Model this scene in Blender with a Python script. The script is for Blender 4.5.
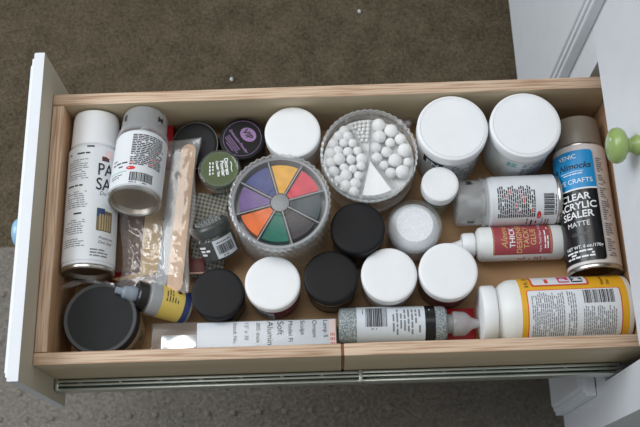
import bpy, bmesh, math, random
from mathutils import Vector, Matrix, noise
random.seed(7)
PI = math.pi
S = bpy.context.scene
C = S.collection
for o in list(bpy.data.objects):
    bpy.data.objects.remove(o, do_unlink=True)

# ------------------------------------------------------------------ camera
cd = bpy.data.cameras.new('camera'); cam = bpy.data.objects.new('camera', cd); C.objects.link(cam)
cd.sensor_width = 36.0; cd.lens = 941.3 / 640 * 36.0; cd.clip_start = .05; cd.shift_y = -.0018; cd.shift_x = .0008
a, b, c = -0.34959753, 0.00814074, -0.03228987
Rx = Matrix(((1, 0, 0), (0, math.cos(a), -math.sin(a)), (0, math.sin(a), math.cos(a))))
Ry = Matrix(((math.cos(b), 0, math.sin(b)), (0, 1, 0), (-math.sin(b), 0, math.cos(b))))
Rz = Matrix(((math.cos(c), -math.sin(c), 0), (math.sin(c), math.cos(c), 0), (0, 0, 1)))
Mw = Rz @ Ry @ Rx @ Matrix(((1, 0, 0), (0, -1, 0), (0, 0, -1)))
rot = Matrix((Mw[0], -Mw[1], -Mw[2])).transposed()
cam.matrix_world = Matrix.Translation((0, 0, .95)) @ rot.to_4x4()
cd.dof.use_dof = True; cd.dof.focus_distance = 1.03; cd.dof.aperture_fstop = 11
S.camera = cam

# ------------------------------------------------------------------ light
w = bpy.data.worlds.new('room_light'); S.world = w; w.use_nodes = True
bg = w.node_tree.nodes['Background']
bg.inputs[0].default_value = (.88, .94, 1.0, 1); bg.inputs[1].default_value = .36
def area(name, loc, target, sx, sy, power, col):
    l = bpy.data.lights.new(name, 'AREA'); l.shape = 'RECTANGLE'; l.size = sx; l.size_y = sy
    l.energy = power; l.color = col
    o = bpy.data.objects.new(name, l); C.objects.link(o); o.location = loc
    o.rotation_euler = (Vector(target) - Vector(loc)).to_track_quat('-Z', 'Y').to_euler()
    return o
area('window_light', (-1.9, .75, 1.55), (0, .3, -.1), 1.5, 1.3, 42, (.90, .95, 1.0))
area('ceiling_light', (-.4, .8, 2.1), (0, .35, 0), 1.2, 1.2, 17, (1.0, .97, .93))
S.view_settings.view_transform = 'Standard'; S.view_settings.look = 'None'
S.view_settings.gamma = 1; S.view_settings.use_curve_mapping = False
S.view_settings.exposure = -0.13
S.cycles.transparent_max_bounces = 24

# ------------------------------------------------------------------ materials
def srgb(r, g, b):
    f = lambda v: (v / 255 / 12.92) if v / 255 <= .04045 else ((v / 255 + .055) / 1.055) ** 2.4
    return (f(r), f(g), f(b), 1)
def pm(name, col, rough=.5, var=.06, scale=40, bump=0, bscale=200, metal=0, spec=.5, coat=0, stretch=(1, 1, 1), trans=0):
    m = bpy.data.materials.new(name); m.use_nodes = True; nt = m.node_tree; N = nt.nodes; L = nt.links
    p = N['Principled BSDF']; tc = N.new('ShaderNodeTexCoord'); mp = N.new('ShaderNodeMapping')
    mp.inputs['Scale'].default_value = stretch; L.new(tc.outputs['Object'], mp.inputs[0])
    n = N.new('ShaderNodeTexNoise'); n.inputs['Scale'].default_value = scale; n.inputs['Detail'].default_value = 4
    L.new(mp.outputs[0], n.inputs['Vector'])
    r = N.new('ShaderNodeValToRGB'); r.color_ramp.elements[0].position = .3; r.color_ramp.elements[1].position = .7
    r.color_ramp.elements[0].color = tuple(x * (1 - var) for x in col[:3]) + (1,)
    r.color_ramp.elements[1].color = tuple(min(1, x * (1 + var)) for x in col[:3]) + (1,)
    L.new(n.outputs['Fac'], r.inputs[0]); L.new(r.outputs[0], p.inputs['Base Color'])
    p.inputs['Roughness'].default_value = rough; p.inputs['Metallic'].default_value = metal
    p.inputs['Specular IOR Level'].default_value = spec; p.inputs['Coat Weight'].default_value = coat
    p.inputs['Transmission Weight'].default_value = trans
    if bump:
        bn = N.new('ShaderNodeTexNoise'); bn.inputs['Scale'].default_value = bscale; L.new(mp.outputs[0], bn.inputs['Vector'])
        bp = N.new('ShaderNodeBump'); bp.inputs['Strength'].default_value = bump; bp.inputs['Distance'].default_value = .002
        L.new(bn.outputs['Fac'], bp.inputs['Height']); L.new(bp.outputs[0], p.inputs['Normal'])
    return m
def clear(name, tint=(.97, .98, .98, 1), body=.06, bodycol=(.8, .82, .84, 1), rough=.06, bump=0, bscale=60, edge=.35, base=.025):
    """thin clear plastic: mostly see-through, a milky body, sharper reflections at grazing angles"""
    m = bpy.data.materials.new(name); m.use_nodes = True; nt = m.node_tree; N = nt.nodes; L = nt.links
    N.remove(N['Principled BSDF']); out = N['Material Output']
    t = N.new('ShaderNodeBsdfTransparent'); t.inputs[0].default_value = tint
    g = N.new('ShaderNodeBsdfGlossy'); g.inputs['Roughness'].default_value = rough; g.inputs[0].default_value = (1, 1, 1, 1)
    d = N.new('ShaderNodeBsdfDiffuse')
    tc = N.new('ShaderNodeTexCoord'); n = N.new('ShaderNodeTexNoise'); n.inputs['Scale'].default_value = bscale
    L.new(tc.outputs['Object'], n.inputs['Vector'])
    r = N.new('ShaderNodeValToRGB'); r.color_ramp.elements[0].color = tuple(x * .93 for x in bodycol[:3]) + (1,)
    r.color_ramp.elements[1].color = bodycol; L.new(n.outputs['Fac'], r.inputs[0]); L.new(r.outputs[0], d.inputs[0])
    lw = N.new('ShaderNodeLayerWeight'); lw.inputs[0].default_value = .5
    pw = N.new('ShaderNodeMath'); pw.operation = 'POWER'; pw.inputs[1].default_value = 3.5; L.new(lw.outputs['Facing'], pw.inputs[0])
    fr = N.new('ShaderNodeMath'); fr.operation = 'MULTIPLY_ADD'; fr.inputs[1].default_value = edge * 1.6; fr.inputs[2].default_value = base
    L.new(pw.outputs[0], fr.inputs[0])
    m1 = N.new('ShaderNodeMixShader'); m1.inputs[0].default_value = body
    L.new(t.outputs[0], m1.inputs[1]); L.new(d.outputs[0], m1.inputs[2])
    m2 = N.new('ShaderNodeMixShader'); L.new(fr.outputs[0], m2.inputs[0])
    L.new(m1.outputs[0], m2.inputs[1]); L.new(g.outputs[0], m2.inputs[2]); L.new(m2.outputs[0], out.inputs['Surface'])
    if bump:
        bp = N.new('ShaderNodeBump'); bp.inputs['Strength'].default_value = bump; bp.inputs['Distance'].default_value = .002
        L.new(n.outputs['Fac'], bp.inputs['Height'])
        L.new(bp.outputs[0], g.inputs['Normal']); L.new(bp.outputs[0], d.inputs['Normal']); L.new(bp.outputs[0], lw.inputs['Normal'])
    return m
def glitter(name, base, fleck, scale=900, rough=.35):
    m = bpy.data.materials.new(name); m.use_nodes = True; nt = m.node_tree; N = nt.nodes; L = nt.links
    p = N['Principled BSDF']; tc = N.new('ShaderNodeTexCoord'); v = N.new('ShaderNodeTexVoronoi')
    v.inputs['Scale'].default_value = scale; L.new(tc.outputs['Object'], v.inputs['Vector'])
    r = N.new('ShaderNodeValToRGB'); r.color_ramp.elements[0].color = base; r.color_ramp.elements[1].color = fleck
    r.color_ramp.elements[0].position = .45; r.color_ramp.elements[1].position = .9
    L.new(v.outputs['Color'], r.inputs[0]); L.new(r.outputs[0], p.inputs['Base Color'])
    p.inputs['Roughness'].default_value = rough
    bp = N.new('ShaderNodeBump'); bp.inputs['Strength'].default_value = .3; bp.inputs['Distance'].default_value = .001
    L.new(v.outputs['Distance'], bp.inputs['Height']); L.new(bp.outputs[0], p.inputs['Normal'])
    return m
def wood(name, light, dark, axis='X', scale=1.0, rough=.55, layers=0):
    """planed wood with grain along the axis; layers > 0 adds plywood plies seen on the edge"""
    m = bpy.data.materials.new(name); m.use_nodes = True; nt = m.node_tree; N = nt.nodes; L = nt.links
    p = N['Principled BSDF']; tc = N.new('ShaderNodeTexCoord'); mp = N.new('ShaderNodeMapping')
    st = {'X': (3, 60, 60), 'Y': (60, 3, 60), 'Z': (60, 60, 3)}[axis]
    mp.inputs['Scale'].default_value = tuple(x * scale for x in st); L.new(tc.outputs['Object'], mp.inputs[0])
    n = N.new('ShaderNodeTexNoise'); n.inputs['Scale'].default_value = 1.2; n.inputs['Detail'].default_value = 6
    n.inputs['Distortion'].default_value = .6; L.new(mp.outputs[0], n.inputs['Vector'])
    r = N.new('ShaderNodeValToRGB'); r.color_ramp.elements[0].color = dark; r.color_ramp.elements[1].color = light
    r.color_ramp.elements[0].position = .3; r.color_ramp.elements[1].position = .65; L.new(n.outputs['Fac'], r.inputs[0])
    last = r.outputs[0]
    if layers:
        wv = N.new('ShaderNodeTexNoise'); mp2 = N.new('ShaderNodeMapping')
        mp2.inputs['Scale'].default_value = {'X': (26, 900, 0), 'Y': (900, 26, 0)}[axis]
        L.new(tc.outputs['Object'], mp2.inputs[0]); L.new(mp2.outputs[0], wv.inputs['Vector']); wv.inputs['Scale'].default_value = .55
        r2 = N.new('ShaderNodeValToRGB'); r2.color_ramp.elements[0].color = srgb(166, 130, 104); r2.color_ramp.elements[1].color = srgb(214, 190, 166)
        r2.color_ramp.elements[0].position = .36; r2.color_ramp.elements[1].position = .56; L.new(wv.outputs['Fac'], r2.inputs[0])
        mx = N.new('ShaderNodeMixRGB'); mx.inputs[0].default_value = .75; L.new(last, mx.inputs[1]); L.new(r2.outputs[0], mx.inputs[2]); last = mx.outputs[0]
    L.new(last, p.inputs['Base Color']); p.inputs['Roughness'].default_value = rough
    bp = N.new('ShaderNodeBump'); bp.inputs['Strength'].default_value = .15; bp.inputs['Distance'].default_value = .001
    L.new(n.outputs['Fac'], bp.inputs['Height']); L.new(bp.outputs[0], p.inputs['Normal'])
    return m

M = {}
M['white_lid'] = pm('white_lid_plastic', srgb(236, 238, 240), .45, .02, bump=.05, bscale=900)
M['white_pl'] = pm('white_bottle_plastic', srgb(226, 228, 226), .4, .02)
M['white_label'] = pm('white_label_paper', srgb(222, 226, 230), .4, .02)
M['grey_label'] = pm('pale_grey_label_paper', srgb(205, 212, 220), .45, .02)
M['black_lid'] = pm('black_lid_plastic', srgb(22, 22, 24), .55, .12, spec=.25, bump=.06, bscale=700)
M['charcoal'] = pm('charcoal_lid_plastic', srgb(34, 36, 38), .6, .12, spec=.25, bump=.06, bscale=700)
M['black_gloss'] = pm('black_glossy_plastic', srgb(22, 22, 24), .25, .1)
M['ink'] = pm('black_ink', srgb(38, 38, 42), .6, .05)
M['ink_grey'] = pm('grey_ink', srgb(120, 122, 126), .6, .05)
M['ink_soft'] = pm('soft_grey_ink', srgb(150, 152, 156), .6, .05)
M['ink_red'] = pm('red_ink', srgb(205, 60, 60), .5, .05)
M['ink_white'] = pm('white_ink', srgb(235, 238, 240), .5, .03)
M['metal'] = pm('bare_tin', srgb(190, 188, 182), .28, .05, metal=1)
M['dark_metal'] = pm('concave_can_bottom', srgb(186, 178, 168), .42, .10, metal=1)
M['steel'] = pm('zinc_steel', srgb(206, 212, 204), .32, .08, metal=.9, stretch=(1, 20, 20))
M['white_paint'] = pm('white_painted_wood', srgb(225, 229, 234), .4, .02, bump=.03, bscale=90)
M['primer'] = pm('unpainted_primed_board', srgb(190, 182, 164), .6, .06, scale=14, stretch=(1, 1, .15), bump=.06, bscale=60)
M['ply_x'] = wood('plywood_rim_long', srgb(206, 174, 140), srgb(178, 142, 110), 'X', layers=1)
M['ply_y'] = wood('plywood_rim_short', srgb(200, 160, 122), srgb(150, 108, 76), 'Y', layers=1)
M['side_x'] = wood('pale_drawer_side', srgb(200, 184, 154), srgb(184, 166, 136), 'X', .5)
M['side_y'] = wood('warm_drawer_end', srgb(196, 160, 124), srgb(160, 122, 90), 'Y', .5)
M['bottom'] = wood('drawer_bottom_board', srgb(190, 152, 108), srgb(164, 126, 86), 'X', .4)
M['notch'] = wood('notch_wood', srgb(150, 100, 50), srgb(110, 70, 36), 'Y')
M['craft'] = wood('birch_craft_stick', srgb(226, 192, 158), srgb(208, 170, 134), 'Y', 1)
M['clear'] = clear('clear_plastic')
M['clear_pack'] = clear('clear_packaging', tint=(.98, .98, .98, 1), body=.07, bodycol=(.9, .9, .9, 1), rough=.14, edge=.35)
M['clear_lid'] = clear('clear_styrene_lid', tint=(.99, .99, .99, 1), body=.012, bodycol=(.95, .96, .96, 1), rough=.22, edge=.25)
M['frost'] = clear('frosted_styrene_rope', tint=(.9, .92, .92, 1), body=.22, bodycol=(.92, .93, .93, 1), rough=.10, edge=.5, base=.05)
M['smoke_cap'] = clear('smoke_translucent_cap', tint=(.86, .87, .87, 1), body=.36, bodycol=srgb(214, 217, 218), rough=.18, edge=.45)
M['bag'] = clear('crumpled_polythene', tint=(.98, .98, .98, 1), body=.10, bodycol=(.95, .95, .95, 1), rough=.16, bump=.35, bscale=55, edge=.9, base=.09)
M['glass'] = clear('clear_jar_glass', tint=(.97, .985, .98, 1), body=.05, bodycol=(.8, .84, .82, 1), rough=.05, edge=.6)
M['mat'] = None

# ------------------------------------------------------------------ mesh helpers
def mark(bm, ang=32):
    bm.normal_update()
    for f in bm.faces: f.smooth = True
    for e in bm.edges:
        if len(e.link_faces) == 2 and e.calc_face_angle(0) > math.radians(ang): e.smooth = False
def obj(name, bm, mats, parent=None, ang=32, recalc=True):
    if recalc: bmesh.ops.recalc_face_normals(bm, faces=bm.faces[:])
    mark(bm, ang)
    me = bpy.data.meshes.new(name); bm.to_mesh(me); bm.free()
    for m in (mats if isinstance(mats, (list, tuple)) else [mats]): me.materials.append(m)
    o = bpy.data.objects.new(name, me); C.objects.link(o)
    if parent is not None: o.parent = parent
    return o
def tag(o, label=None, cat=None, group=None, kind=None):
    if label: o['label'] = label
    if cat: o['category'] = cat
    if group: o['group'] = group
    if kind: o['kind'] = kind
    return o
def thing(name, label, cat, mat=None, group=None):
    o = bpy.data.objects.new(name, None); C.objects.link(o); o.empty_display_size = .01
    if mat is not None: o.matrix_world = mat if isinstance(mat, Matrix) else Matrix.Translation(mat)
    return tag(o, label, cat, group)
def box(bm, x0, x1, y0, y1, z0, z1, bev=0, mi=0, seg=2):
    r = bmesh.ops.create_cube(bm, size=1); vs = r['verts']
    for v in vs: v.co = Vector(((x0 + x1) / 2 + v.co.x * (x1 - x0), (y0 + y1) / 2 + v.co.y * (y1 - y0), (z0 + z1) / 2 + v.co.z * (z1 - z0)))
    fs = {f for v in vs for f in v.link_faces}
    for f in fs: f.material_index = mi
    if bev:
        es = list({e for v in vs for e in v.link_edges})
        r = bmesh.ops.bevel(bm, geom=es, offset=bev, segments=seg, affect='EDGES', profile=.5)
        for f in r['faces']: f.material_index = mi
    return bm
def lathe(bm, prof, n=64, mi=0, rad=None, close=False):
    """prof: (r, z) pairs; rad(phi, z) scales r"""
    rings = []
    for r, z in prof:
        if r < 1e-6: rings.append([bm.verts.new((0, 0, z))])
        else:
            rings.append([bm.verts.new((r * (rad(2 * PI * i / n, z) if rad else 1) * math.cos(2 * PI * i / n),
                                        r * (rad(2 * PI * i / n, z) if rad else 1) * math.sin(2 * PI * i / n), z)) for i in range(n)])
    for A, B in zip(rings, rings[1:]):
        for i in range(n):
            j = (i + 1) % n
            if len(A) == 1 and len(B) == 1: continue
            if len(A) == 1: f = bm.faces.new((A[0], B[i], B[j]))
            elif len(B) == 1: f = bm.faces.new((A[i], A[j], B[0]))
            else: f = bm.faces.new((A[i], A[j], B[j], B[i]))
            f.material_index = mi
    return bm
def L_(prof, **k): return lathe(bmesh.new(), prof, **k)
def prism(bm, pts, z0, z1, mi=0):
    A = [bm.verts.new((x, y, z0)) for x, y in pts]; B = [bm.verts.new((x, y, z1)) for x, y in pts]; n = len(pts)
    fs = [bm.faces.new(A[::-1]), bm.faces.new(B)] + [bm.faces.new((A[i], A[(i + 1) % n], B[(i + 1) % n], B[i])) for i in range(n)]
    for f in fs: f.material_index = mi
    return bm
def place(base, top, up=(0, 0, 1), roll=0):
    """local +Z runs from base to top, local +X looks up"""
    base, top = Vector(base), Vector(top); z = (top - base).normalized(); x = Vector(up); x = (x - z * x.dot(z)).normalized(); y = z.cross(x)
    m = Matrix((x, y, z)).transposed().to_4x4(); m.translation = base
    return m @ Matrix.Rotation(roll, 4, 'Z')

class Art:
    """flat printing: rectangles, lettering and rows of fine print, later laid on a flat or a round surface"""
    def __init__(s): s.bm = bmesh.new(); s.n = 0
    def poly(s, pts, mi, layer=0):
        s.n += 1; z = layer * .00022 + (s.n % 7) * .000008
        f = s.bm.faces.new([s.bm.verts.new((x, y, z)) for x, y in pts]); f.material_index = mi
    def rect(s, u0, v0, u1, v1, mi, layer=0): s.poly([(u0, v0), (u1, v0), (u1, v1), (u0, v1)], mi, layer)
    def rrect(s, u0, v0, u1, v1, r, mi, layer=0):
        P = []
        for cx, cy, a0 in ((u1 - r, v1 - r, 0), (u0 + r, v1 - r, 90), (u0 + r, v0 + r, 180), (u1 - r, v0 + r, 270)):
            for k in range(5): t = math.radians(a0 + k * 22.5); P.append((cx + r * math.cos(t), cy + r * math.sin(t)))
        s.poly(P, mi, layer)
    def ell(s, u, v, a, b, mi, layer=0, n=32, rot=0):
        P = []
        for k in range(n):
            x, y = a * math.cos(2 * PI * k / n), b * math.sin(2 * PI * k / n); P.append((u + x * math.cos(rot) - y * math.sin(rot), v + x * math.sin(rot) + y * math.cos(rot)))
        s.poly(P, mi, layer)
    def ring(s, u, v, r, wd, mi, layer=1, n=64):
        for k in range(n):
            t0, t1 = 2 * PI * k / n, 2 * PI * (k + 1) / n
            s.poly([(u + r * math.cos(t0), v + r * math.sin(t0)), (u + (r + wd) * math.cos(t0), v + (r + wd) * math.sin(t0)),
                    (u + (r + wd) * math.cos(t1), v + (r + wd) * math.sin(t1)), (u + r * math.cos(t1), v + r * math.sin(t1))], mi, layer)
    def text(s, txt, u, v, size, mi, layer=2, align='LEFT', rot=0, sx=1, shear=0, bold=0):
        cu = bpy.data.curves.new('t', 'FONT'); cu.body = txt; cu.size = size; cu.align_x = align; cu.shear = shear; cu.resolution_u = 3
        cu.offset = bold
        o = bpy.data.objects.new('t', cu); C.objects.link(o); dg = bpy.context.evaluated_depsgraph_get()
        me = o.evaluated_get(dg).to_mesh(); vs = []
        ca, sa = math.cos(rot), math.sin(rot)
        for q in me.vertices:
            x, y = q.co.x * sx, q.co.y; vs.append(s.bm.verts.new((u + x * ca - y * sa, v + x * sa + y * ca, layer * .00022)))
        for p in me.polygons:
            try: f = s.bm.faces.new([vs[i] for i in p.vertices]); f.material_index = mi
            except ValueError: pass
        o.evaluated_get(dg).to_mesh_clear(); bpy.data.objects.remove(o); bpy.data.curves.remove(cu)
    def fine(s, u0, v0, u1, v1, pitch, mi, layer=1, h=.45, fill=.85, red=None, rotate=False):
        """rows of words too small to read"""
        v = v1 - pitch
        while v > v0:
            u = u0
            while u < u1:
                wd = random.uniform(1.0, 3.6) * pitch * .8
                if u + wd > u1: break
                m = red if (red is not None and random.random() < .05) else mi
                if random.random() < fill: s.rect(u, v, u + wd, v + pitch * h, m, layer)
                u += wd + pitch * .38
            v -= pitch
    def bars(s, u0, v0, u1, v1, mi, layer=1, along='u', n=30):
        """a bar code, bars spread along u or v"""
        a0, a1 = (u0, u1) if along == 'u' else (v0, v1); t = a0; unit = (a1 - a0) / (n * 2.4)
        while t < a1 - unit:
            wd = unit * random.choice((1, 1, 2, 3))
            if along == 'u': s.rect(t, v0, min(t + wd, a1), v1, mi, layer)
            else: s.rect(u0, t, u1, min(t + wd, a1), mi, layer)
            t += wd + unit * random.choice((1, 1, 2))
    def wrap(s, name, r, mats, parent, phi0=0, z0=0, eps=.00025, taper=None):
        step = max(.002, r * .11); us = [q.co.x for q in s.bm.verts]; t = math.floor(min(us) / step) * step
        while t < max(us):
            bmesh.ops.bisect_plane(s.bm, geom=s.bm.verts[:] + s.bm.edges[:] + s.bm.faces[:], plane_co=(t, 0, 0), plane_no=(1, 0, 0), dist=1e-7); t += step
        for q in s.bm.verts:
            ph = phi0 + q.co.x / r; rr = r + eps + q.co.z; q.co = Vector((rr * math.cos(ph), rr * math.sin(ph), z0 + q.co.y))
        return obj(name, s.bm, mats, parent, recalc=False)
    def flat(s, name, mats, parent, mat=None, eps=.0003):
        for q in s.bm.verts:
            q.co = (mat @ Vector((q.co.x, q.co.y, q.co.z + eps))) if mat else Vector((q.co.x, q.co.y, q.co.z + eps))
        return obj(name, s.bm, mats, parent, recalc=False)

# ------------------------------------------------------------------ setting: carpet
FZ = -.425
def carpet_mat():
    m = bpy.data.materials.new('brown_carpet'); m.use_nodes = True; nt = m.node_tree; N = nt.nodes; L = nt.links
    p = N['Principled BSDF']; tc = N.new('ShaderNodeTexCoord')
    n1 = N.new('ShaderNodeTexNoise'); n1.inputs['Scale'].default_value = 260; n1.inputs['Detail'].default_value = 5; n1.inputs['Roughness'].default_value = .7
    n2 = N.new('ShaderNodeTexNoise'); n2.inputs['Scale'].default_value = 24; n2.inputs['Detail'].default_value = 5
    for n in (n1, n2): L.new(tc.outputs['Object'], n.inputs['Vector'])
    r = N.new('ShaderNodeValToRGB'); r.color_ramp.elements[0].color = srgb(52, 46, 36); r.color_ramp.elements[1].color = srgb(128, 116, 96)
    r.color_ramp.elements[0].position = .3; r.color_ramp.elements[1].position = .72
    mx = N.new('ShaderNodeMath'); mx.operation = 'MULTIPLY_ADD'; mx.inputs[1].default_value = .75
    m3 = N.new('ShaderNodeMath'); m3.operation = 'MULTIPLY'; m3.inputs[1].default_value = .25
    L.new(n2.outputs['Fac'], m3.inputs[0]); L.new(n1.outputs['Fac'], mx.inputs[0]); L.new(m3.outputs[0], mx.inputs[2])
    L.new(mx.outputs[0], r.inputs[0]); L.new(r.outputs[0], p.inputs['Base Color'])
    p.inputs['Roughness'].default_value = 1; p.inputs['Specular IOR Level'].default_value = .05
    bp = N.new('ShaderNodeBump'); bp.inputs['Strength'].default_value = .9; bp.inputs['Distance'].default_value = .006
    L.new(mx.outputs[0], bp.inputs['Height']); L.new(bp.outputs[0], p.inputs['Normal'])
    return m
bm = bmesh.new(); box(bm, -3, 2.5, -2.5, 3.5, FZ - .05, FZ)
tag(obj('floor', bm, carpet_mat()), kind='structure')

bm = bmesh.new(); box(bm, .90, 1.0, -2.5, 3.5, FZ, 2.0)
tag(obj('wall_right', bm, pm('painted_wall', srgb(214, 212, 206), .8, .02, scale=6)), kind='structure')

# clear studded chair mat over the carpet on the near side
def mat_mat():
    m = clear('clear_vinyl_mat', tint=(.97, .97, .97, 1), body=.11, bodycol=srgb(222, 214, 204), rough=.5, edge=.05, bscale=190)
    for n in m.node_tree.nodes:
        if n.type == 'VALTORGB': n.color_ramp.elements[0].color = srgb(120, 112, 104); n.color_ramp.elements[0].position = .35; n.color_ramp.elements[1].position = .65
    return m
bm = bmesh.new(); box(bm, -1.6, .355, -.9, .46, FZ + .0002, FZ + .004, .0012)
cm = thing('chair_mat', 'clear studded vinyl chair mat lying on the carpet under the drawer', 'mat', (-.6, -.2, FZ))
cm_p = obj('mat_sheet', bm, mat_mat(), cm); cm_p.location = (.6, .2, -FZ)
bm = bmesh.new()
for i in range(26):
    for j in range(16):
        x, y = -.87 + i * .0375 + (j % 2) * .012, -.14 + j * .0375
        if x > .27 or y > .45: continue
        r = bmesh.ops.create_uvsphere(bm, u_segments=10, v_segments=6, radius=.0042)
        for v in r['verts']: v.co = Vector((x + v.co.x, y + v.co.y, FZ + .004 + v.co.z * .3))
o = obj('stud_dimples', bm, pm('shaded_vinyl_stud', srgb(122, 114, 106), .8), cm); o.location = (.6, .2, -FZ); o['kind'] = 'stuff'

# lint on the carpet
for lx, ly, lab in ((.0652, .857, 'tiny white lint speck on the carpet nearest the cabinet'), (-.1494, .7369, 'tiny white lint speck on the carpet beyond the drawer, left one')):
    bm = bmesh.new(); bmesh.ops.create_icosphere(bm, subdivisions=2, radius=.0030)
    for v in bm.verts: v.co *= 1 + .35 * noise.noise(v.co * 400)
    o = tag(obj('carpet_lint', bm, M['white_label']), lab, 'lint'); o.location = (lx, ly, FZ + .003)

# ------------------------------------------------------------------ cabinet
XF = .309
cab = thing('cabinet', 'white painted cabinet on the right with overlay drawer fronts and door', 'cabinet', (.55, .6, FZ))
off = Vector((-.55, -.6, -FZ))
def cpart(name, bm, mats, parent=None, **k):
    o = obj(name, bm, mats, parent or cab, **k)
    if parent is None: o.location = off
    return o
def front(bm, xb, y0, y1, z0, z1):
    """slab with a raised field, stepped and chamfered round the edge; faces -X"""
    rings = []
    for ins, d in ((0, 0), (0, .0105), (.0008, .0115), (.0045, .0118), (.0050, .0146), (.0095, .0150), (.0102, .0172), (.0112, .0180)):
        rings.append([bm.verts.new((xb - d, y, z)) for y, z in ((y0 + ins, z0 + ins), (y1 - ins, z0 + ins), (y1 - ins, z1 - ins), (y0 + ins, z1 - ins))])
    bm.faces.new(rings[0]); bm.faces.new(rings[-1])
    for A, B in zip(rings, rings[1:]):
        for i in range(4): bm.faces.new((A[i], A[(i + 1) % 4], B[(i + 1) % 4], B[i]))
    bmesh.ops.recalc_face_normals(bm, faces=bm.faces[:])
Y0, Y1 = .1672, .5298
TOP = .30
bm = bmesh.new()
for y0, y1, z0, z1 in ((.130, .1765, -.34, TOP), (.5125, .60, -.34, TOP), (1.02, 1.06, -.34, TOP)): box(bm, XF, XF + .02, y0, y1, z0, z1)
for y0, y1 in ((.1765, .5125), (.60, 1.02)):
    box(bm, XF + .0005, XF + .02, y0, y1, .030, .075) if y0 < .2 else None
    box(bm, XF + .0005, XF + .02, y0, y1, -.165, -.125) if y0 < .2 else None
    box(bm, XF + .0005, XF + .02, y0, y1, -.34, -.31); box(bm, XF + .0005, XF + .02, y0, y1, TOP - .045, TOP)
cpart('face_frame', bm, M['white_paint'])
bm = bmesh.new()
box(bm, XF + .0205, .86, .132, .150, -.34, TOP); box(bm, XF + .0205, .86, 1.04, 1.058, -.34, TOP); box(bm, .842, .86, .1505, 1.0395, -.34, TOP)
box(bm, XF + .0205, .8415, .1505, 1.0395, -.34, -.322); box(bm, XF + .0205, .8415, .590, .605, -.3215, TOP - .01)
cpart('carcass', bm, M['white_paint'])
bm = bmesh.new(); box(bm, XF + .055, .84, .150, 1.04, FZ + .0005, -.3405); cpart('toe_kick', bm, M['white_paint'])
bm = bmesh.new(); box(bm, XF - .004, .875, .118, 1.072, TOP + .0005, TOP + .024, .003); cpart('top_board', bm, M['white_paint'])
KG = pm('green_glazed_ceramic', srgb(146, 170, 100), .3, .06, scale=60, coat=.25)
KB = pm('pale_blue_glazed_ceramic', srgb(150, 195, 225), .25, .06, scale=60, coat=.4)
def knob_bm():
    P = [(0, 0), (.0085, 0), (.0098, .0012), (.0094, .0035), (.0072, .0060), (.0064, .0080), (.0070, .0100), (.0100, .0122), (.0140, .0142), (.0162, .0170), (.0170, .0202), (.0162, .0238), (.0136, .0266), (.0085, .0286), (0, .0293)]
    return L_(P, n=48)
def knob(x, y, z, m, parent, loc0):
    o = obj('knob', knob_bm(), m, parent); o.matrix_local = Matrix.Translation(Vector((x, y, z)) - loc0) @ Matrix.Rotation(-PI / 2, 4, 'Y'); return o
def cfront(name, y0, y1, z0, z1):
    o = bmesh.new(); front(o, XF - .0008, y0, y1, z0, z1); return cpart(name, o, M['white_paint'])
up = cfront('drawer', Y0, Y1, .056, .230)
k = knob(XF - .0188, .349, .147, KG, up, Vector((0, 0, 0))); k['label'] = 'green ceramic knob'
bm = bmesh.new(); bmesh.ops.create_icosphere(bm, subdivisions=2, radius=.0018)
for v in bm.verts: v.co.z *= .3
o = obj('glaze_chip', bm, M['white_label'], k); o.location = (.0095, .002, .0282)
lo = cfront('drawer', Y0, Y1, -.332, -.165)
dr = cfront('door', .5565, 1.034, -.318, .28)

# ------------------------------------------------------------------ the open drawer
XR = .3225                     # inner face of the back
IX0, IY0, IY1 = -.2918, .2034, .4845
OX0, OY0, OY1 = -.3055, .1902, .4986
BZ, FLZ = -.102, -.088
D0 = Vector((0, .3445, BZ))
drw = thing('drawer', 'pulled-out plywood drawer with white front, full of craft supplies', 'drawer', D0)
def dpart(name, bm, mats, **k):
    o = obj(name, bm, mats, drw, **k); o.location = -D0; return o
def dside(name, x0, x1, y0, y1, mats, notch=None):
    bm = bmesh.new()
    if notch:
        box(bm, x0, notch - .0014, y0, y1, BZ, 0, .0012); box(bm, notch + .0014, x1, y0, y1, BZ, 0, .0012)
        box(bm, notch - .0013, notch + .0013, y0 + .0008, y1 - .0006, BZ, -.002, mi=2)
    else: box(bm, x0, x1, y0, y1, BZ, 0, .0012)
    bm.normal_update()
    for f in bm.faces:
        if f.material_index != 2: f.material_index = 0 if f.normal.z > .3 else 1
    return dpart(name, bm, mats)
dside('near_side', OX0, XR + .0135, OY0, IY0, [M['ply_x'], M['side_x'], M['notch']], notch=.0113)
dside('far_side', OX0, XR + .0135, IY1, OY1, [M['ply_x'], M['side_x']])
dside('front_end', OX0 + .0004, IX0, IY0 + .0002, IY1 - .0002, [M['ply_y'], M['side_y']])
dside('back_end', XR, XR + .0133, IY0 + .0002, IY1 - .0002, [M['ply_y'], M['side_y']])
bm = bmesh.new(); box(bm, IX0 + .0002, XR - .0002, IY0 + .0002, IY1 - .0002, BZ + .002, FLZ); dpart('bottom_panel', bm, M['bottom'])
bm = bmesh.new(); front(bm, OX0 - .0002, Y0, Y1, -.1270, .0400)
bm.normal_update()
for f in bm.faces: f.material_index = 1 if (f.normal.x > .6 or (f.calc_center_median().x > OX0 - .001)) else 0
fp = dpart('front_panel', bm, [M['white_paint'], M['primer']])
kb = knob(OX0 - .0182, .349, -.0435, KB, fp, Vector((0, 0, 0))); kb['label'] = 'pale blue ceramic knob'
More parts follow.
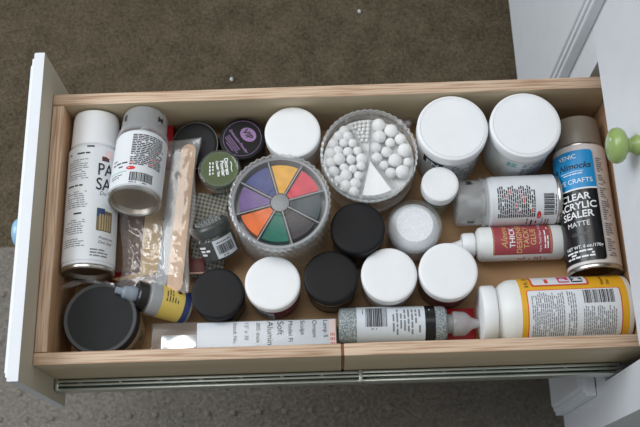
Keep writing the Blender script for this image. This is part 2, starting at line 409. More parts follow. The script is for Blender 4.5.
def runner(y0, s):
    """telescopic slide: two lengths of nested channel with grooves between their lips, joined by a clip"""
    bm = bmesh.new()
    def strip(x0, x1, a, b, z0, z1): box(bm, x0, x1, *sorted((y0 + s * a, y0 + s * b)), z0, z1, .0003)
    for x0, x1, dz in ((-.3030, .0296, 0), (.0322, .3140, .0012)):
        strip(x0, x1, .0002, .0125, -.1000, -.0985)
        strip(x0, x1, .0012, .0040, -.0984, -.0800 + dz); strip(x0, x1, .0056, .0080, -.0984, -.0790 + dz)
        strip(x0, x1, .0100, .0125, -.0984, -.0825 + dz)
    strip(-.3040, -.3005, .0002, .0127, -.1002, -.0780)
    strip(.0290, .0328, .0004, .0134, -.1004, -.0765)
    for k in range(14):
        x = -.280 + k * .0445
        if abs(x - .031) > .006: strip(x, x + .004, .0040, .0056, -.0984, -.0830)
    return dpart('runner', bm, M['steel'])
runner(OY0, -1); runner(OY1, 1)

# ------------------------------------------------------------------ jars
FZI = FLZ + .0004
def lid_prof(R, h, step=.0):
    P = [(R - .0016, 0), (R - .0002, .0003), (R, .0012), (R, h - .0024), (R - .0006, h - .0010), (R - .0020, h - .0002), (R - .0036, h)]
    if step: P += [(R * .93, h), (R * .925, h - .0006), (R * .90, h - .0006), (R * .895, h)]
    return P + [(R * .5, h), (0, h)]
def jar(name, label, c, zt, R, lidh, lidmat, bodymat, body_r=None, group=None, step=0, band=None, ridges=0):
    t = thing(name, label, 'jar', (c[0], c[1], FZI), group); H = zt - FZI; r = body_r or R - .0022; hb = H - lidh
    P = [(0, 0), (r - .004, 0), (r - .001, .001), (r, .004), (r, hb - .008), (r - .002, hb - .003), (r - .0045, hb - .0008), (r - .0045, hb + lidh * .7), (0, hb + lidh * .7)]
    obj('jar_body', L_(P), bodymat, t)
    bm = L_(lid_prof(R, lidh, step), n=96, rad=(lambda p, z: 1 + (.006 * (math.sin(p * ridges) > 0) if 0 < z < lidh * .8 else 0)) if ridges else None)
    o = obj('lid', bm, lidmat, t); o.location = (0, 0, hb)
    if band:
        o = obj('rim_band', L_([(r - .004, 0), (R - .0012, .0002), (R - .0006, .002), (R - .0012, .0038), (r - .004, .004)], n=64), band, t); o.location = (0, 0, hb - .0044)
    return t, r, hb
M['plum'] = pm('plum_paint_in_jar', srgb(112, 30, 62), .3, .12); M['brownpaint'] = pm('brown_plum_contents', srgb(96, 62, 66), .3, .1)
M['dark_body'] = pm('dark_jar_body', srgb(40, 38, 38), .25, .1); M['pink'] = pm('dusty_pink_seal', srgb(196, 158, 142), .5, .06)
M['beige_body'] = pm('beige_paste_in_jar', srgb(180, 158, 130), .35, .08); M['milk'] = pm('milky_plastic_body', srgb(216, 218, 214), .4, .03)
M['pearl'] = pm('pearl_paint_body', srgb(206, 196, 190), .35, .05)

t, r, hb = jar('paint_jar', 'big jar with scuffed charcoal lid in the near left corner', (-.2462, .2448), -.030, .0402, .015, M['charcoal'], M['beige_body'], .0382)
bm = L_([(.0352, 0), (.0388, .0003), (.0392, -.001)], n=64); o = obj('lid_rim', bm, pm('worn_grey_lid_rim', srgb(60, 62, 64), .6), t); o.location = (0, 0, hb + .0152)
A = Art(); A.rect(-.02, .004, .035, .030, 0); A.fine(-.015, .006, .03, .028, .003, 1); A.wrap('label', r, [pm('tan_label', srgb(190, 168, 138), .5), M['ink']], t, -.9)
jar('paint_jar', 'black lidded jar left of the maroon-bodied white lidded jar', (-.1221, .2712), -.040, .0290, .014, M['black_lid'], M['dark_body'])
t, r, hb = jar('paint_jar', 'white lidded jar with a maroon body, leftmost of the near row of white lids', (-.0616, .2790), -.032, .0303, .014, M['white_lid'], M['plum'])
A = Art(); A.rect(-.018, .004, .008, .030, 0); A.fine(-.016, .006, .006, .028, .0026, 1); A.wrap('label', r, [M['white_label'], M['ink']], t, -PI / 2 - .3)
jar('paint_jar', 'black lidded jar with pink band in the near row between two white lids', (.0019, .2835), -.032, .0298, .014, M['black_lid'], M['dark_body'], band=M['pink'])
jar('paint_jar', 'plain white lidded jar standing right of the pink-banded black lidded jar', (.0649, .2838), -.032, .0305, .015, M['white_lid'], M['pearl'])
jar('paint_jar', 'white lidded jar with brownish body, rightmost of the near row of jars', (.1293, .2862), -.032, .0320, .015, M['white_lid'], M['brownpaint'])
jar('paint_jar', 'black lidded jar between the paint wheel box and the white glitter jar', (.0330, .3350), -.022, .0300, .015, M['black_lid'], M['dark_body'])
t, r, hb = jar('plastic_jar', 'big white jar with black lettering, left of the two by the far wall', (.1426, .4432), -.004, .0397, .016, M['white_lid'], M['milk'], .0372, step=1)
A = Art(); A.rect(-.032, .008, .052, .0625, 0); A.rect(-.032, .0470, -.0060, .0615, 1, 1); A.text('EN', -.0275, .0488, .0130, 0, bold=.0006); A.fine(.004, .012, .048, .060, .0036, 2)
A.wrap('label', r, [M['white_label'], M['ink'], M['ink_grey']], t, -PI / 2 - .12)
t, r, hb = jar('plastic_jar', 'big white jar with teal print, right of the two by the far wall', (.2238, .4440), -.004, .0396, .016, M['white_lid'], M['milk'], .0372, step=1)
A = Art(); A.rect(-.012, .008, .040, .0600, 0); A.fine(-.010, .0440, .004, .0575, .0034, 1, h=.7); A.fine(.008, .012, .038, .0580, .003, 2)
A.wrap('label', r, [M['white_label'], pm('teal_ink', srgb(90, 180, 172), .5), M['ink_grey']], t, -PI / 2 - .25)
jar('paint_jar', 'white lidded jar by the far wall between the black tin and the cotton ball box', (-.0363, .4517), -.020, .0318, .015, M['white_lid'], M['pearl'])
t, r, hb = jar('sample_bottle', 'small clear bottle with narrow white screw cap in front of the big lettered jar', (.1268, .3850), -.025, .0208, .016, M['white_lid'], M['glass'], .0165)
o = obj('powder_fill', L_([(0, .001), (.0150, .001), (.0152, .024), (0, .025)], n=40), pm('grey_green_powder', srgb(120, 130, 110), .8, .15), t)

# white glitter jar with domed clear lid
t = thing('glitter_jar', 'clear domed jar filled with white glitter beside the small white screw cap', 'jar', (.0969, .3425, FZI))
R = .0306; H = -.034 - FZI
obj('jar_body', L_([(0, 0), (R - .004, 0), (R, .004), (R, H - .016), (R - .003, H - .013)]), M['glass'], t)
obj('glitter_fill', L_([(0, .002), (R - .003, .002), (R - .0018, .005), (R - .0018, H - .017), (R - .0050, H - .0095), (R * .66, H - .0042), (0, H - .0036)]), glitter('white_iridescent_glitter', srgb(226, 230, 234), srgb(250, 252, 255), 1400, .5), t)
obj('lid', L_([(R - .003, H - .0128), (R, H - .012), (R, H - .007), (R - .0015, H - .004), (R * .80, H - .0005), (R * .77, H), (R * .74, H - .0012), (R * .70, H - .0022), (0, H - .0020)], n=80), M['clear_lid'], t)

# embossing powder jar
t = thing('powder_jar', 'black round powder jar with purple VIP emblem on its lid', 'jar', (-.0955, .4560, FZI)); R = .0266; H = -.043 - FZI
obj('jar_body', L_([(0, 0), (R - .004, 0), (R - .002, .002), (R - .002, H - .012), (0, H - .012)]), M['dark_body'], t)
o = obj('lid', L_(lid_prof(R, .0125), n=80), M['black_lid'], t); o.location = (0, 0, H - .0125)
A = Art(); A.ring(0, 0, R * .82, .0004, 0); rr = -.98
dv, pv = Vector((math.cos(rr), math.sin(rr))), Vector((-math.sin(rr), math.cos(rr)))
def rp(x, y): q = dv * x + pv * y; return (q.x, q.y)
oc = Vector((.0070, .0045)); A.ell(oc.x, oc.y, .0102, .0080, 0, 1, rot=rr + .25)
q = oc - dv * .0078 - pv * .0034; A.text('VIP', q.x, q.y, .0098, 1, 2, rot=rr, shear=.15, bold=.0003)
q = -dv * .0178 - pv * .0068; A.text('Embossing Powder', q.x, q.y, .0047, 0, 1, rot=rr, shear=.35, bold=.0001)
for k in range(4):
    x = -.0125
    while x < .010:
        wd = random.uniform(.0016, .0029); y = -.0108 - k * .0024
        if math.hypot(x, y) < R * .76 and math.hypot(x + wd, y) < R * .76: A.poly([rp(x, y), rp(x + wd, y), rp(x + wd, y + .0010), rp(x, y + .0010)], 0, 1)
        x += wd + .0006
A.flat('lid_print', [pm('lilac_ink', srgb(150, 116, 164), .5), M['ink']], t, Matrix.Translation((0, 0, H)))

# tilted black tin left of it
bm_ = place((-.1470, .4540, -.0740), (-.1525, .4520, -.0480))
t = thing('lidded_tin', 'plain black lidded tin tilted against the far wall, grey rim', 'tin', bm_); R = .0278
obj('tin_body', L_([(0, 0), (R - .004, 0), (R - .0015, .002), (R - .0015, .014), (0, .014)]), M['dark_body'], t)
o = obj('lid', L_(lid_prof(R, .012), n=80), M['black_lid'], t); o.location = (0, 0, .0145)
o = obj('lid_rim', L_([(R + .0001, 0), (R + .0009, .0005), (R + .0009, .0016), (R + .0001, .002)], n=80), pm('grey_tin_rim', srgb(120, 122, 120), .4), t); o.location = (0, 0, .0228)

# small jar with green lid
t = thing('powder_jar', 'small clear jar with olive green printed lid beside the black tin', 'jar', (-.1200, .4130, FZI)); R = .0243; H = -.028 - FZI
obj('jar_body', L_([(0, 0), (.017, 0), (.0185, .002), (.0190, H - .016), (.0205, H - .013)]), M['glass'], t)
obj('powder_fill', L_([(0, .001), (.0165, .001), (.0178, .003), (.0182, H - .018), (0, H - .017)]), pm('grey_green_powder_fill', srgb(122, 130, 112), .8, .1), t)
obj('lid', L_([(R - .004, H - .016), (R - .001, H - .0155), (R, H - .014), (R, H - .003), (R - .0012, H - .0008), (R - .003, H), (R - .0045, H - .0004), (R - .0055, H - .0012)], n=80), M['glass'], t)
obj('lid_disc', L_([(0, H - .0040), (R - .0030, H - .0040), (R - .0030, H - .0014), (0, H - .0012)], n=64), pm('olive_green_card', srgb(66, 84, 36), .45, .05), t)
A = Art(); rr = math.radians(-82)
for s_, off_, sz, mi in (('Distress', .0052, .0062, 1), ('Powder', .0006, .0060, 1), ('Crackle Tint', -.0042, .0038, 1)):
    ca, sa = math.cos(rr), math.sin(rr)
    A.text(s_, off_, .0125 if s_ == 'Distress' else .0095, sz, 0, 1, rot=rr, bold=.0002)
A.text('Tim', .0112, .0085, .0052, 0, 1, rot=rr, shear=.4) if False else None
for k in range(2):
    for j in range(4):
        x = -.0080 - k * .0034; y = .0080 - j * .0042; A.rect(x, y - random.uniform(.0022, .0036), x + .0016, y, 0, 1)
A.poly([(.0120, .0085), (.0135, .0045), (.0128, .0005), (.0142, -.004), (.0150, -.004), (.0138, .0005), (.0145, .0045), (.0130, .0088)], 0, 1)
A.flat('lid_print', [M['ink_white']], t, Matrix.Translation((0, 0, H - .0010)))

# tipped jar with bar code
mt = place((-.1190, .3205, -.0590), (-.1335, .3550, -.0320), roll=0)
t = thing('powder_jar', 'small tipped clear-lidded jar of dark powder showing a white bar code label', 'jar', mt); R = .0222
obj('jar_body', L_([(0, 0), (R - .004, 0), (R - .001, .0015), (R, .005), (R, .026), (R - .002, .029)]), M['glass'], t)
obj('powder_fill', L_([(0, .001), (R - .003, .001), (R - .0012, .003), (R - .0012, .026), (0, .027)]), pm('dark_slate_powder', srgb(40, 44, 43), .8, .1), t)
obj('lid', L_([(R - .002, .0288), (R + .0008, .0295), (R + .0012, .031), (R + .0012, .040), (R, .0425), (R - .0025, .0435), (R - .004, .0428)], n=80), M['glass'], t)
obj('lid_core', L_([(R - .003, .030), (R - .0008, .0302), (R - .0008, .039), (R - .003, .0415), (0, .0417)], n=64), pm('dark_lid_insert', srgb(36, 40, 38), .25, .1), t)
A = Art()
for k in range(7):
    y = -.014 + k * .0042; hw = math.sqrt(max(.0001, .0185 ** 2 - y * y)) * .85
    x = -hw
    while x < hw - .002: wd = random.uniform(.002, .005); A.rect(x, y, min(hw, x + wd), y + .0013, 0, 1); x += wd + .0012
A.flat('lid_print', [M['ink_white']], t, Matrix.Translation((0, 0, .0420)) @ Matrix.Rotation(PI / 2 + .3, 4, 'Z'))
A = Art(); A.rect(-.013, .004, .013, .0255, 0); A.bars(-.010, .0085, .010, .0190, 1, n=20); A.fine(-.009, .0195, .009, .0235, .0022, 1); A.fine(-.009, .0050, .009, .0078, .0022, 1)
A.wrap('label', R, [M['grey_label'], M['ink']], t, .32)
A = Art(); A.fine(-.008, .007, .007, .023, .0042, 0, h=.6); A.wrap('body_print', R, [M['ink_white']], t, -.75)

# ------------------------------------------------------------------ scalloped round boxes
def rope(R, z0, z1, n=46, amp=.0011, rows=3):
    bm = bmesh.new(); seg = n * 6; k = rows * 8; P = []
    for i in range(k + 1):
        f = i / k; z = z0 + (z1 - z0) * f; env = abs(math.sin(f * rows * PI)) ** .6
        P.append((R - .0014 + .0014 * env, z))
    hh = (z1 - z0) / rows
    return lathe(bm, P, n=seg, rad=lambda p, z: 1 + amp / R * math.sin(n * p + (z - z0) / hh * 2.6))
def scallop_lid(R, h, n=46):
    bm = bmesh.new(); seg = n * 6; lo = lambda p, z: 1 + .0007 / R * math.sin(n * p + z * 300)
    lathe(bm, [(R - .0015, 0), (R, .0006), (R + .0004, h * .5), (R - .0004, h - .0008), (R - .0025, h)], n=seg, rad=lo)
    return bm
def lid_glass(R, h): # clear top with a stepped inner rim and a stacking ring
    P = [(R - .0022, h), (R - .0050, h - .0002), (R - .0062, h - .0016), (R - .0075, h - .0022), (.0172, h - .0022), (.0166, h - .0012), (.0152, h - .0012), (.0146, h - .0022), (0, h - .0022)]
    return L_(P, n=96)
# paint wheel
M['grey_st'] = pm('grey_styrene', srgb(126, 129, 132), .3, .04)
PC = Vector((-.0510, .3614)); t = thing('paint_wheel_box', 'round clear scalloped box showing a wheel of eight paint colours', 'box', (PC.x, PC.y, FZI)); R = .0553; H = -FZI
obj('lid_rim', scallop_lid(R, .009), M['frost'], t).location = (0, 0, H - .009)
obj('lid', lid_glass(R, H), M['clear_lid'], t)
for zb, zt_ in ((0, .026), (.0265, .0525), (.053, H - .0095)):
    obj('tier', rope(R - .0015, zb, zt_), M['frost'], t)
obj('tray', L_([(0, H - .020), (R - .006, H - .020), (R - .0055, H - .0052), (R - .0030, H - .0045), (R - .0030, H - .022), (0, H - .022)], n=96), pm('grey_clear_tray', srgb(150, 152, 156), .25, .04), t)
obj('hub', L_([(0, H - .0195), (.011, H - .0195), (.010, H - .0062), (.006, H - .0055), (0, H - .0055)], n=16), pm('grey_styrene_hub', srgb(118, 121, 124), .3, .04), t)
for k, (nm, col) in enumerate((('red', (206, 62, 80)), ('yellow', (222, 164, 58)), ('blue', (62, 72, 128)), ('purple', (116, 92, 142)), ('orange', (226, 112, 56)), ('teal', (30, 108, 90)), ('charcoal', (66, 62, 64)), ('slate grey', (64, 74, 78)))):
    a0, a1 = math.radians(37 + 45 * k - 19.5), math.radians(37 + 45 * k + 19.5); P = []
    for i in range(9): q = a0 + (a1 - a0) * i / 8; P.append((.0445 * math.cos(q), .0445 * math.sin(q)))
    for i in range(3): q = a1 + (a0 - a1) * (i + .5) / 3; P.append((.0115 * math.cos(q), .0115 * math.sin(q)))
    bm = prism(bmesh.new(), P, H - .0195, H - .0075)
    o = obj('paint_wedge', bm, pm(nm.replace(' ', '_') + '_powder_paint', srgb(*col), .9, .14, scale=90, bump=.35 if nm != 'charcoal' else 1.0, bscale=160), t); o['label'] = nm + ' wedge of powder paint'
    q = math.radians(37 + 45 * k + 22.5); bm = bmesh.new(); box(bm, .0105, R - .006, -.0007, .0007, H - .0198, H - .0058)
    for v in bm.verts: v.co = Matrix.Rotation(q, 3, 'Z') @ v.co
    obj('divider', bm, M['grey_st'], t)
# cotton ball box
QC = Vector((.0486, .4178)); HT = -.008 - FZI; R = .0538
t = thing('cotton_ball_box', 'round clear scalloped box holding white cotton balls and a white pad', 'box', (QC.x, QC.y, FZI))
obj('lid_rim', scallop_lid(R, .008), M['frost'], t).location = (0, 0, HT - .008)
obj('lid', lid_glass(R, HT), M['clear_lid'], t)
for zb, zt_ in ((0, .037), (.0375, HT - .0085)):
    obj('tier', L_([(R - .002, zb), (R - .001, zb + .001), (R - .001, zt_ - .009), (R + .0002, zt_ - .007), (R + .0002, zt_ - .002), (R - .0015, zt_)], n=144, rad=lambda p, z: 1 + .008 * math.sin(48 * p) * (1 if z > .001 else 0)), M['frost'], t)
TF = HT - .0225
obj('tray_floor', L_([(0, TF - .001), (R - .003, TF - .001), (R - .003, TF), (0, TF)], n=64), pm('milky_tray_floor', srgb(232, 233, 233), .5), t)
DV = [118, 84, -53, -106]
for d in DV:
    bm = bmesh.new(); box(bm, .004, R - .0035, -.0006, .0006, TF, HT - .0035)
    for v in bm.verts: v.co = Matrix.Rotation(math.radians(d), 3, 'Z') @ v.co
    obj('divider', bm, M['clear_pack'], t)
cot = pm('white_cotton_fluff', srgb(250, 250, 250), .95, .03, bump=.5, bscale=500)
def at(px, py, z):   # photo point on the level z
    d = Mw.transposed() @ Vector(((px - 320) / 941.3, (py - 213.5) / 941.3, 1)); s = (z - .95) / d.z; return Vector((d.x * s, d.y * s))
def balls(lst, rad_f, sec, group, lab, size):
    P = []
    for (x, y, r) in lst:
        r *= rad_f; z = FZI + TF + r; p = at(315 + x / 3.882, 100 + y / 3.882, z) - QC; P.append([p, r])
    lo_, hi_ = math.radians(sec[0]), math.radians(sec[1])
    for it in range(250):
        for i in range(len(P)):
            for j in range(i):
                d = P[i][0] - P[j][0]; g = (P[i][1] + P[j][1]) * 1.01 - d.length
                if g > 0: n = d.normalized() if d.length > 1e-6 else Vector((1, 0)); P[i][0] += n * g * .5; P[j][0] -= n * g * .5
        for q in P:
            m = R - .0042 - q[1]
            if q[0].length > m: q[0] = q[0].normalized() * m
            for ang, sg in ((lo_, 1), (hi_, -1)):       # keep inside the compartment
                n = Vector((-math.sin(ang), math.cos(ang))) * sg; d = q[0].dot(n)
                if d < q[1] + .0008 and q[0].dot(Vector((math.cos(ang), math.sin(ang)))) > 0: q[0] += n * (q[1] + .0008 - d)
    first = None
    for p, r in P:
        if first is None:
            bm = bmesh.new(); bmesh.ops.create_icosphere(bm, subdivisions=3, radius=1)
            for v in bm.verts: v.co *= 1 + .05 * noise.noise(v.co * 2.1 + Vector((size, 0, 0)))
            o = first = obj('cotton_ball', bm, cot)
        else: o = first.copy(); C.objects.link(o)
        o.location = (QC.x + p.x, QC.y + p.y, FZI + TF + r + .0002); o.scale = (r * .97,) * 3; o.rotation_euler = (random.random() * 6, random.random() * 6, random.random() * 6)
        tag(o, lab, 'cotton ball', group)
balls([(103, 115, 20), (145, 130, 20), (112, 150, 20), (70, 158, 20), (95, 182, 21), (55, 200, 21), (100, 222, 24), (130, 185, 20), (165, 165, 18), (190, 200, 22), (155, 220, 20), (75, 255, 22), (145, 255, 23), (112, 275, 18), (190, 280, 22), (140, 300, 23), (85, 290, 20), (175, 325, 20), (200, 240, 18), (185, 225, 19), (205, 215, 18), (180, 175, 18), (195, 262, 18), (160, 190, 18)],
      .000305, (118, 254), 'medium cotton balls', 'medium white cotton ball in the left compartment of the scalloped box', 1)
balls([(275, 92, 27), (322, 118, 27), (280, 148, 26), (310, 173, 20), (350, 160, 23), (360, 205, 28), (268, 195, 22), (315, 230, 27), (330, 280, 28), (365, 245, 20), (250, 200, 22), (255, 165, 22), (285, 250, 22), (262, 225, 19)],
      .000295, (-53, 84), 'large cotton balls', 'large white cotton ball in the right compartment of the scalloped box', 3)
balls([(172, 78, 9), (187, 92, 9), (205, 82, 9), (222, 78, 9), (238, 90, 9), (195, 105, 9), (212, 100, 9), (228, 105, 9), (205, 118, 9), (220, 122, 9), (190, 120, 9), (238, 115, 9), (180, 105, 9), (215, 90, 9), (200, 95, 9), (230, 125, 9), (240, 102, 9), (212, 135, 9), (225, 138, 9), (232, 80, 9), (196, 72, 9), (215, 68, 9)],
      .000262, (84, 118), 'tiny cotton balls', 'tiny white cotton ball in the far narrow compartment of the scalloped box', 5)
P = [(.006 * math.cos(math.radians(-79)), .006 * math.sin(math.radians(-79)))] + [(.047 * math.cos(math.radians(q)), .047 * math.sin(math.radians(q))) for q in range(-101, -57, 4)]
o = tag(obj('cotton_pad', prism(bmesh.new(), P, 0, .012), cot), 'flat white wedge-shaped pad in the near compartment of the scalloped box', 'pad'); o.location = (QC.x, QC.y, FZI + TF + .0003)

# little bag of pale beads behind the cotton ball box
bm = bmesh.new(); box(bm, .084, .1045, .4735, .4838, FZI, -.058, .004)
tag(obj('bead_bag', bm, M['bag']), 'small clear bag of pink beads against the far wall', 'bag')
bead = pm('pale_pink_bead', srgb(224, 206, 210), .35, .05); first = None
for k in range(7):
    if first is None:
        bm = bmesh.new(); bmesh.ops.create_uvsphere(bm, u_segments=20, v_segments=12, radius=.0040); o = first = obj('bead', bm, bead)
    else: o = first.copy(); C.objects.link(o)
    o.location = (.0885 + (k % 2) * .0095 + (k // 4) * .001, .4780 + .0008 * (k % 3), FZI + .0045 + (k // 2) * .0078)
    tag(o, 'pale pink bead in the small bag by the far wall', 'bead', 'beads in the small bag')

# ------------------------------------------------------------------ spray cans
def can(label, base, top, R, Lb, bodymat, rimmat, cap=None, capmat=None, roll=0):
    """body length Lb from the bottom; cap = list of (r, z) for the cap"""
    t = thing('spray_can', label, 'spray can', place(base, top, roll=roll))
    obj('can_body', L_([(R - .002, .004), (R - .0004, .0055), (R - .0003, .007), (R - .0003, Lb - .006), (R - .0008, Lb - .004), (R - .004, Lb - .001), (R * .6, Lb)], n=80), bodymat, t)
    obj('bottom_rim', L_([(R - .0042, .0022), (R - .0030, .0004), (R - .0012, 0), (R + .0002, .0012), (R + .0003, .0034), (R - .0006, .0048), (R - .0022, .0050)], n=80), rimmat, t)
    obj('bottom_dome', L_([(R - .0042, .0022), (R - .0060, .0065), (R * .62, .0088), (R * .3, .0104), (0, .0110)], n=64), M['dark_metal'], t)
    if cap: obj('cap', L_(cap, n=80), capmat, t)
    return t
# white can with PA SA
R = .0286
t = can('long white spray can with big serif letters along the left wall', (-.2626, .2935, -.0306), (-.2628, .4835, -.0330), R, .1465, M['white_label'], M['metal'],
        [(R - .006, .1445), (R - .0022, .1467), (R - .0018, .1485), (R - .0030, .1825), (R - .0042, .1880), (R - .0075, .1897), (0, .1901)], M['white_lid'])
A = Art(); A.rect(-.062, .008, .062, .1285, 0)
for v0, v1 in ((.120, .1235), (.092, .116), (.085, .0885), (.062, .081), (.055, .0585), (.034, .051), (.020, .031)):
    big = (v1 - v0) < .004; A.fine(-.036, v0, -.009, v1, .0033 if big else .0023, 1 if big else 2, h=.5 if big else .36)
A.rect(-.0135, .1274, -.0055, .1290, 1, 2); 
A.rect(.0035, .1130, .012, .1180, 4, 1); A.text('PA', -.0010, .0975, .0185, 1, bold=.0001, sx=.85); A.text('SA', -.0020, .0815, .0185, 1, bold=.0001, sx=.85)
A.text('Do', .0025, .0760, .0060, 2, shear=.2)
A.rrect(.0010, .0385, .0200, .0600, .001, 3, 1); A.rect(.0010, .0535, .0100, .0620, 5, 2)
for k in range(5): A.rect(.0040 + k * .0030, .0395, .0058 + k * .0030, .0560, 6, 2)
A.text('Preserves', .0040, .0300, .0046, 2, shear=.3); A.text('One Step', .0035, .0255, .0046, 2, shear=.3); A.fine(-.004, .010, .020, .021, .0030, 2)
for q in A.bm.verts: q.co.y *= 1.1
A.wrap('label', R, [M['white_label'], M['ink'], M['ink_grey'], pm('olive_print', srgb(120, 108, 80), .5), pm('maroon_print', srgb(90, 40, 44), .5), pm('navy_print', srgb(52, 72, 112), .5), pm('tan_print', srgb(186, 164, 124), .5)], t, .42)
A = Art(); A.ell(.012, .1335, .0045, .0050, 0); A.wrap('pink_flower', R + .0003, [pm('pale_pink_print', srgb(238, 208, 210), .5)], t, .42)

def krylon(label, base, top, roll, e_phi, m_phi):
    R = .0286; t = can(label, base, top, R, .083, M['white_label'], M['metal'], None, None, roll)
    A = Art(); A.rect(-.075, .006, .075, .0765, 0); A.fine(-.008, .0290, .030, .0735, .00235, 1, h=.6, fill=.93, red=3)
    A.bars(-.006, .0100, .0190, .0215, 1, n=26); A.fine(-.006, .0072, .018, .0098, .0022, 1); A.ell(-.0060, .0268, .0050, .0024, 3, 1); A.fine(-.009, .0262, -.003, .0276, .0013, 0, layer=2)
    for k, z in enumerate((.041, .036, .031)): A.fine(-.030, z - .003, -.010, z + .001, .0034, 1 if k else 2, h=.5)
    A.rect(-.032, .0222, -.010, .0232, 4, 1); A.fine(-.030, .015, -.010, .021, .003, 2)
    A.wrap('label', R, [M['white_label'], M['ink'], M['ink_grey'], M['ink_red'], pm('pale_teal_print', srgb(130, 190, 190), .5)], t)
    obj('shoulder_ring', L_([(R - .001, .0770), (R + .0006, .0780), (R + .0008, .0800), (R - .0005, .0815), (R - .0035, .0825)], n=80), M['clear_pack'], t)
    obj('cap', L_([(R - .0015, .0826), (R - .0006, .0835), (R - .0008, .088), (R - .0028, .0885), (R - .0026, .0905), (R - .0030, .1120), (R - .0042, .1158), (R - .0075, .1172), (0, .1176)], n=80), M['smoke_cap'], t)
    obj('valve', L_([(.012, .083), (.012, .086), (.006, .088), (.0055, .100), (.004, .103), (0, .103)], n=32), pm('pale_grey_valve', srgb(190, 192, 190), .4), t)
    for ch, ph in (('E', e_phi), ('M', m_phi)):
        A = Art(); A.text(ch, 0, 0, .0100, 0, 1, 'CENTER', bold=.0003); A.wrap('cap_letter', R - .0026, [M['ink']], t, ph, .0985)
    return t
krylon('short spray can with translucent grey cap leaning on top near the far left corner', (-.2090, .3645, -.0020), (-.2050, .4835, -.0300), .15, -.88, .78)
krylon('short spray can with translucent grey cap lying beside the maroon labelled glue bottle', (.2625, .3740, -.0580), (.1460, .3726, -.0580), -.75, -.55, 1.45)

# clear acrylic sealer
R = .0297
t = can('blue and black spray can with taupe cap along the right wall', (.2915, .2798, -.0470), (.2918, .4640, -.0530), R, .150, pm('white_tin_print', srgb(214, 208, 206), .35, .02), M['metal'],
        [(R - .006, .1490), (R - .0030, .1492), (R - .0024, .1505), (R - .0040, .1815), (R - .0055, .1838), (R - .009, .1845), (0, .1845)], roll=-.55, capmat=pm('taupe_grey_cap', srgb(132, 124, 112), .4, .04))
obj('shoulder_ring', L_([(R - .0030, .1440), (R - .0010, .1446), (R - .0008, .1470), (R - .0030, .1486)], n=64), M['metal'], t)
A = Art(); w_ = .0225
A.rrect(-w_ - .020, .0085, w_, .1385, .004, 1, 1); A.rrect(-w_ - .020, .0960, w_, .1385, .004, 2, 2); A.rect(-w_ - .020, .0930, w_, .0985, 2, 2); A.rect(-w_ - .020, .0912, w_, .0930, 0, 2)
A.text('VENIC', -.0165, .1290, .0074, 0, 3); A.text('Patricia Nimocks', .0185, .1165, .0100, 3, 3, 'RIGHT', shear=.3, bold=.0002); A.rect(-.016, .1128, .010, .1134, 0, 3); A.fine(-.016, .1095, .011, .1122, .0024, 0, 3)
A.text('CREATIVE CRAFTS', .0190, .0990, .0078, 0, 3, 'RIGHT')
for k, s_ in enumerate(('CLEAR', 'ACRYLIC', 'SEALER')): A.text(s_, -.0030, .0790 - k * .0103, .0112, 0, 3, 'CENTER', bold=.0002)
A.text('MATTE', -.0030, .0485, .0082, 0, 3, 'CENTER'); A.text('CS200307', -.0020, .0380, .0046, 4, 3, 'CENTER')
A.text('NET WT. 6 oz./170g', -.0010, .0235, .0050, 0, 3, 'CENTER', bold=.0001)
A.fine(-.022, .0105, .016, .0225, .0032, 0, 3, h=.6)
A.fine(w_ + .003, .012, w_ + .014, .130, .0026, 4, 1)
A.wrap('label', R, [M['ink_white'], M['black_gloss'], pm('cyan_blue_print', srgb(28, 140, 200), .35, .03), M['ink'], M['ink_grey']], t)

# ------------------------------------------------------------------ bottles lying down
# tacky glue
t = thing('glue_bottle', 'white glue bottle with maroon label lying beside the short spray can', 'bottle', place((.2645, .3262, -.0680), (.1500, .3258, -.0680)))
R = .0197
obj('bottle_body', L_([(0, .001), (R - .004, 0), (R - .0012, .001), (R, .004), (R, .0915), (R - .0010, .0945), (R - .0045, .0968), (.011, .0980), (0, .0980)]), M['white_pl'], t)
obj('neck_ring', L_([(.010, .0965), (.0108, .0972), (.0108, .099), (.010, .100)]), M['white_pl'], t)
obj('cap', L_([(.0100, .0992), (.0134, .0998), (.0138, .1012), (.0136, .1110), (.0120, .1135), (.0065, .1142), (.0050, .1180), (.0035, .1235), (.0022, .1275), (0, .1278)], n=60), M['white_lid'], t)
A = Art(); A.rect(-.019, .0150, .0225, .0810, 0)
zz = [(-.019 + i * .0021, .0790 + (.0014 if i % 2 else 0)) for i in range(20)]
for (p0, p1) in zip(zz, zz[1:]):
    A.poly([p0, p1, (p1[0], p1[1] + .0006), (p0[0], p0[1] + .0006)], 1, 1); A.poly([(p0[0], .0960 - p0[1]), (p1[0], .0960 - p1[1]), (p1[0], .0966 - p1[1]), (p0[0], .0966 - p0[1])], 1, 1)
A.text("Aleene's", -.011, .0650, .0100, 1, 1, shear=.35)
for k, (s_, mi) in enumerate((('THICK', 2), ('DESIGNER', 1), ('TACKY', 1), ('GLUE', 1))): A.text(s_, .002, .0568 - k * .0078, .0084, mi, 1, 'CENTER', bold=.0001)
A.text('Super Thick! Super Tacky!', .002, .0275, .0034, 2, 1, 'CENTER'); A.fine(-.012, .0182, .016, .0255, .0030, 2, 1)
A.wrap('label', R, [pm('maroon_label', srgb(158, 66, 74), .45, .04), pm('gold_print', srgb(205, 170, 110), .45), M['ink_white']], t, -.02)
A = Art(); A.fine(-.0035, .012, .0035, .060, .0030, 0, h=.5); A.wrap('small_print', R, [pm('faint_red_print', srgb(190, 120, 120), .5)], t, -1.32)
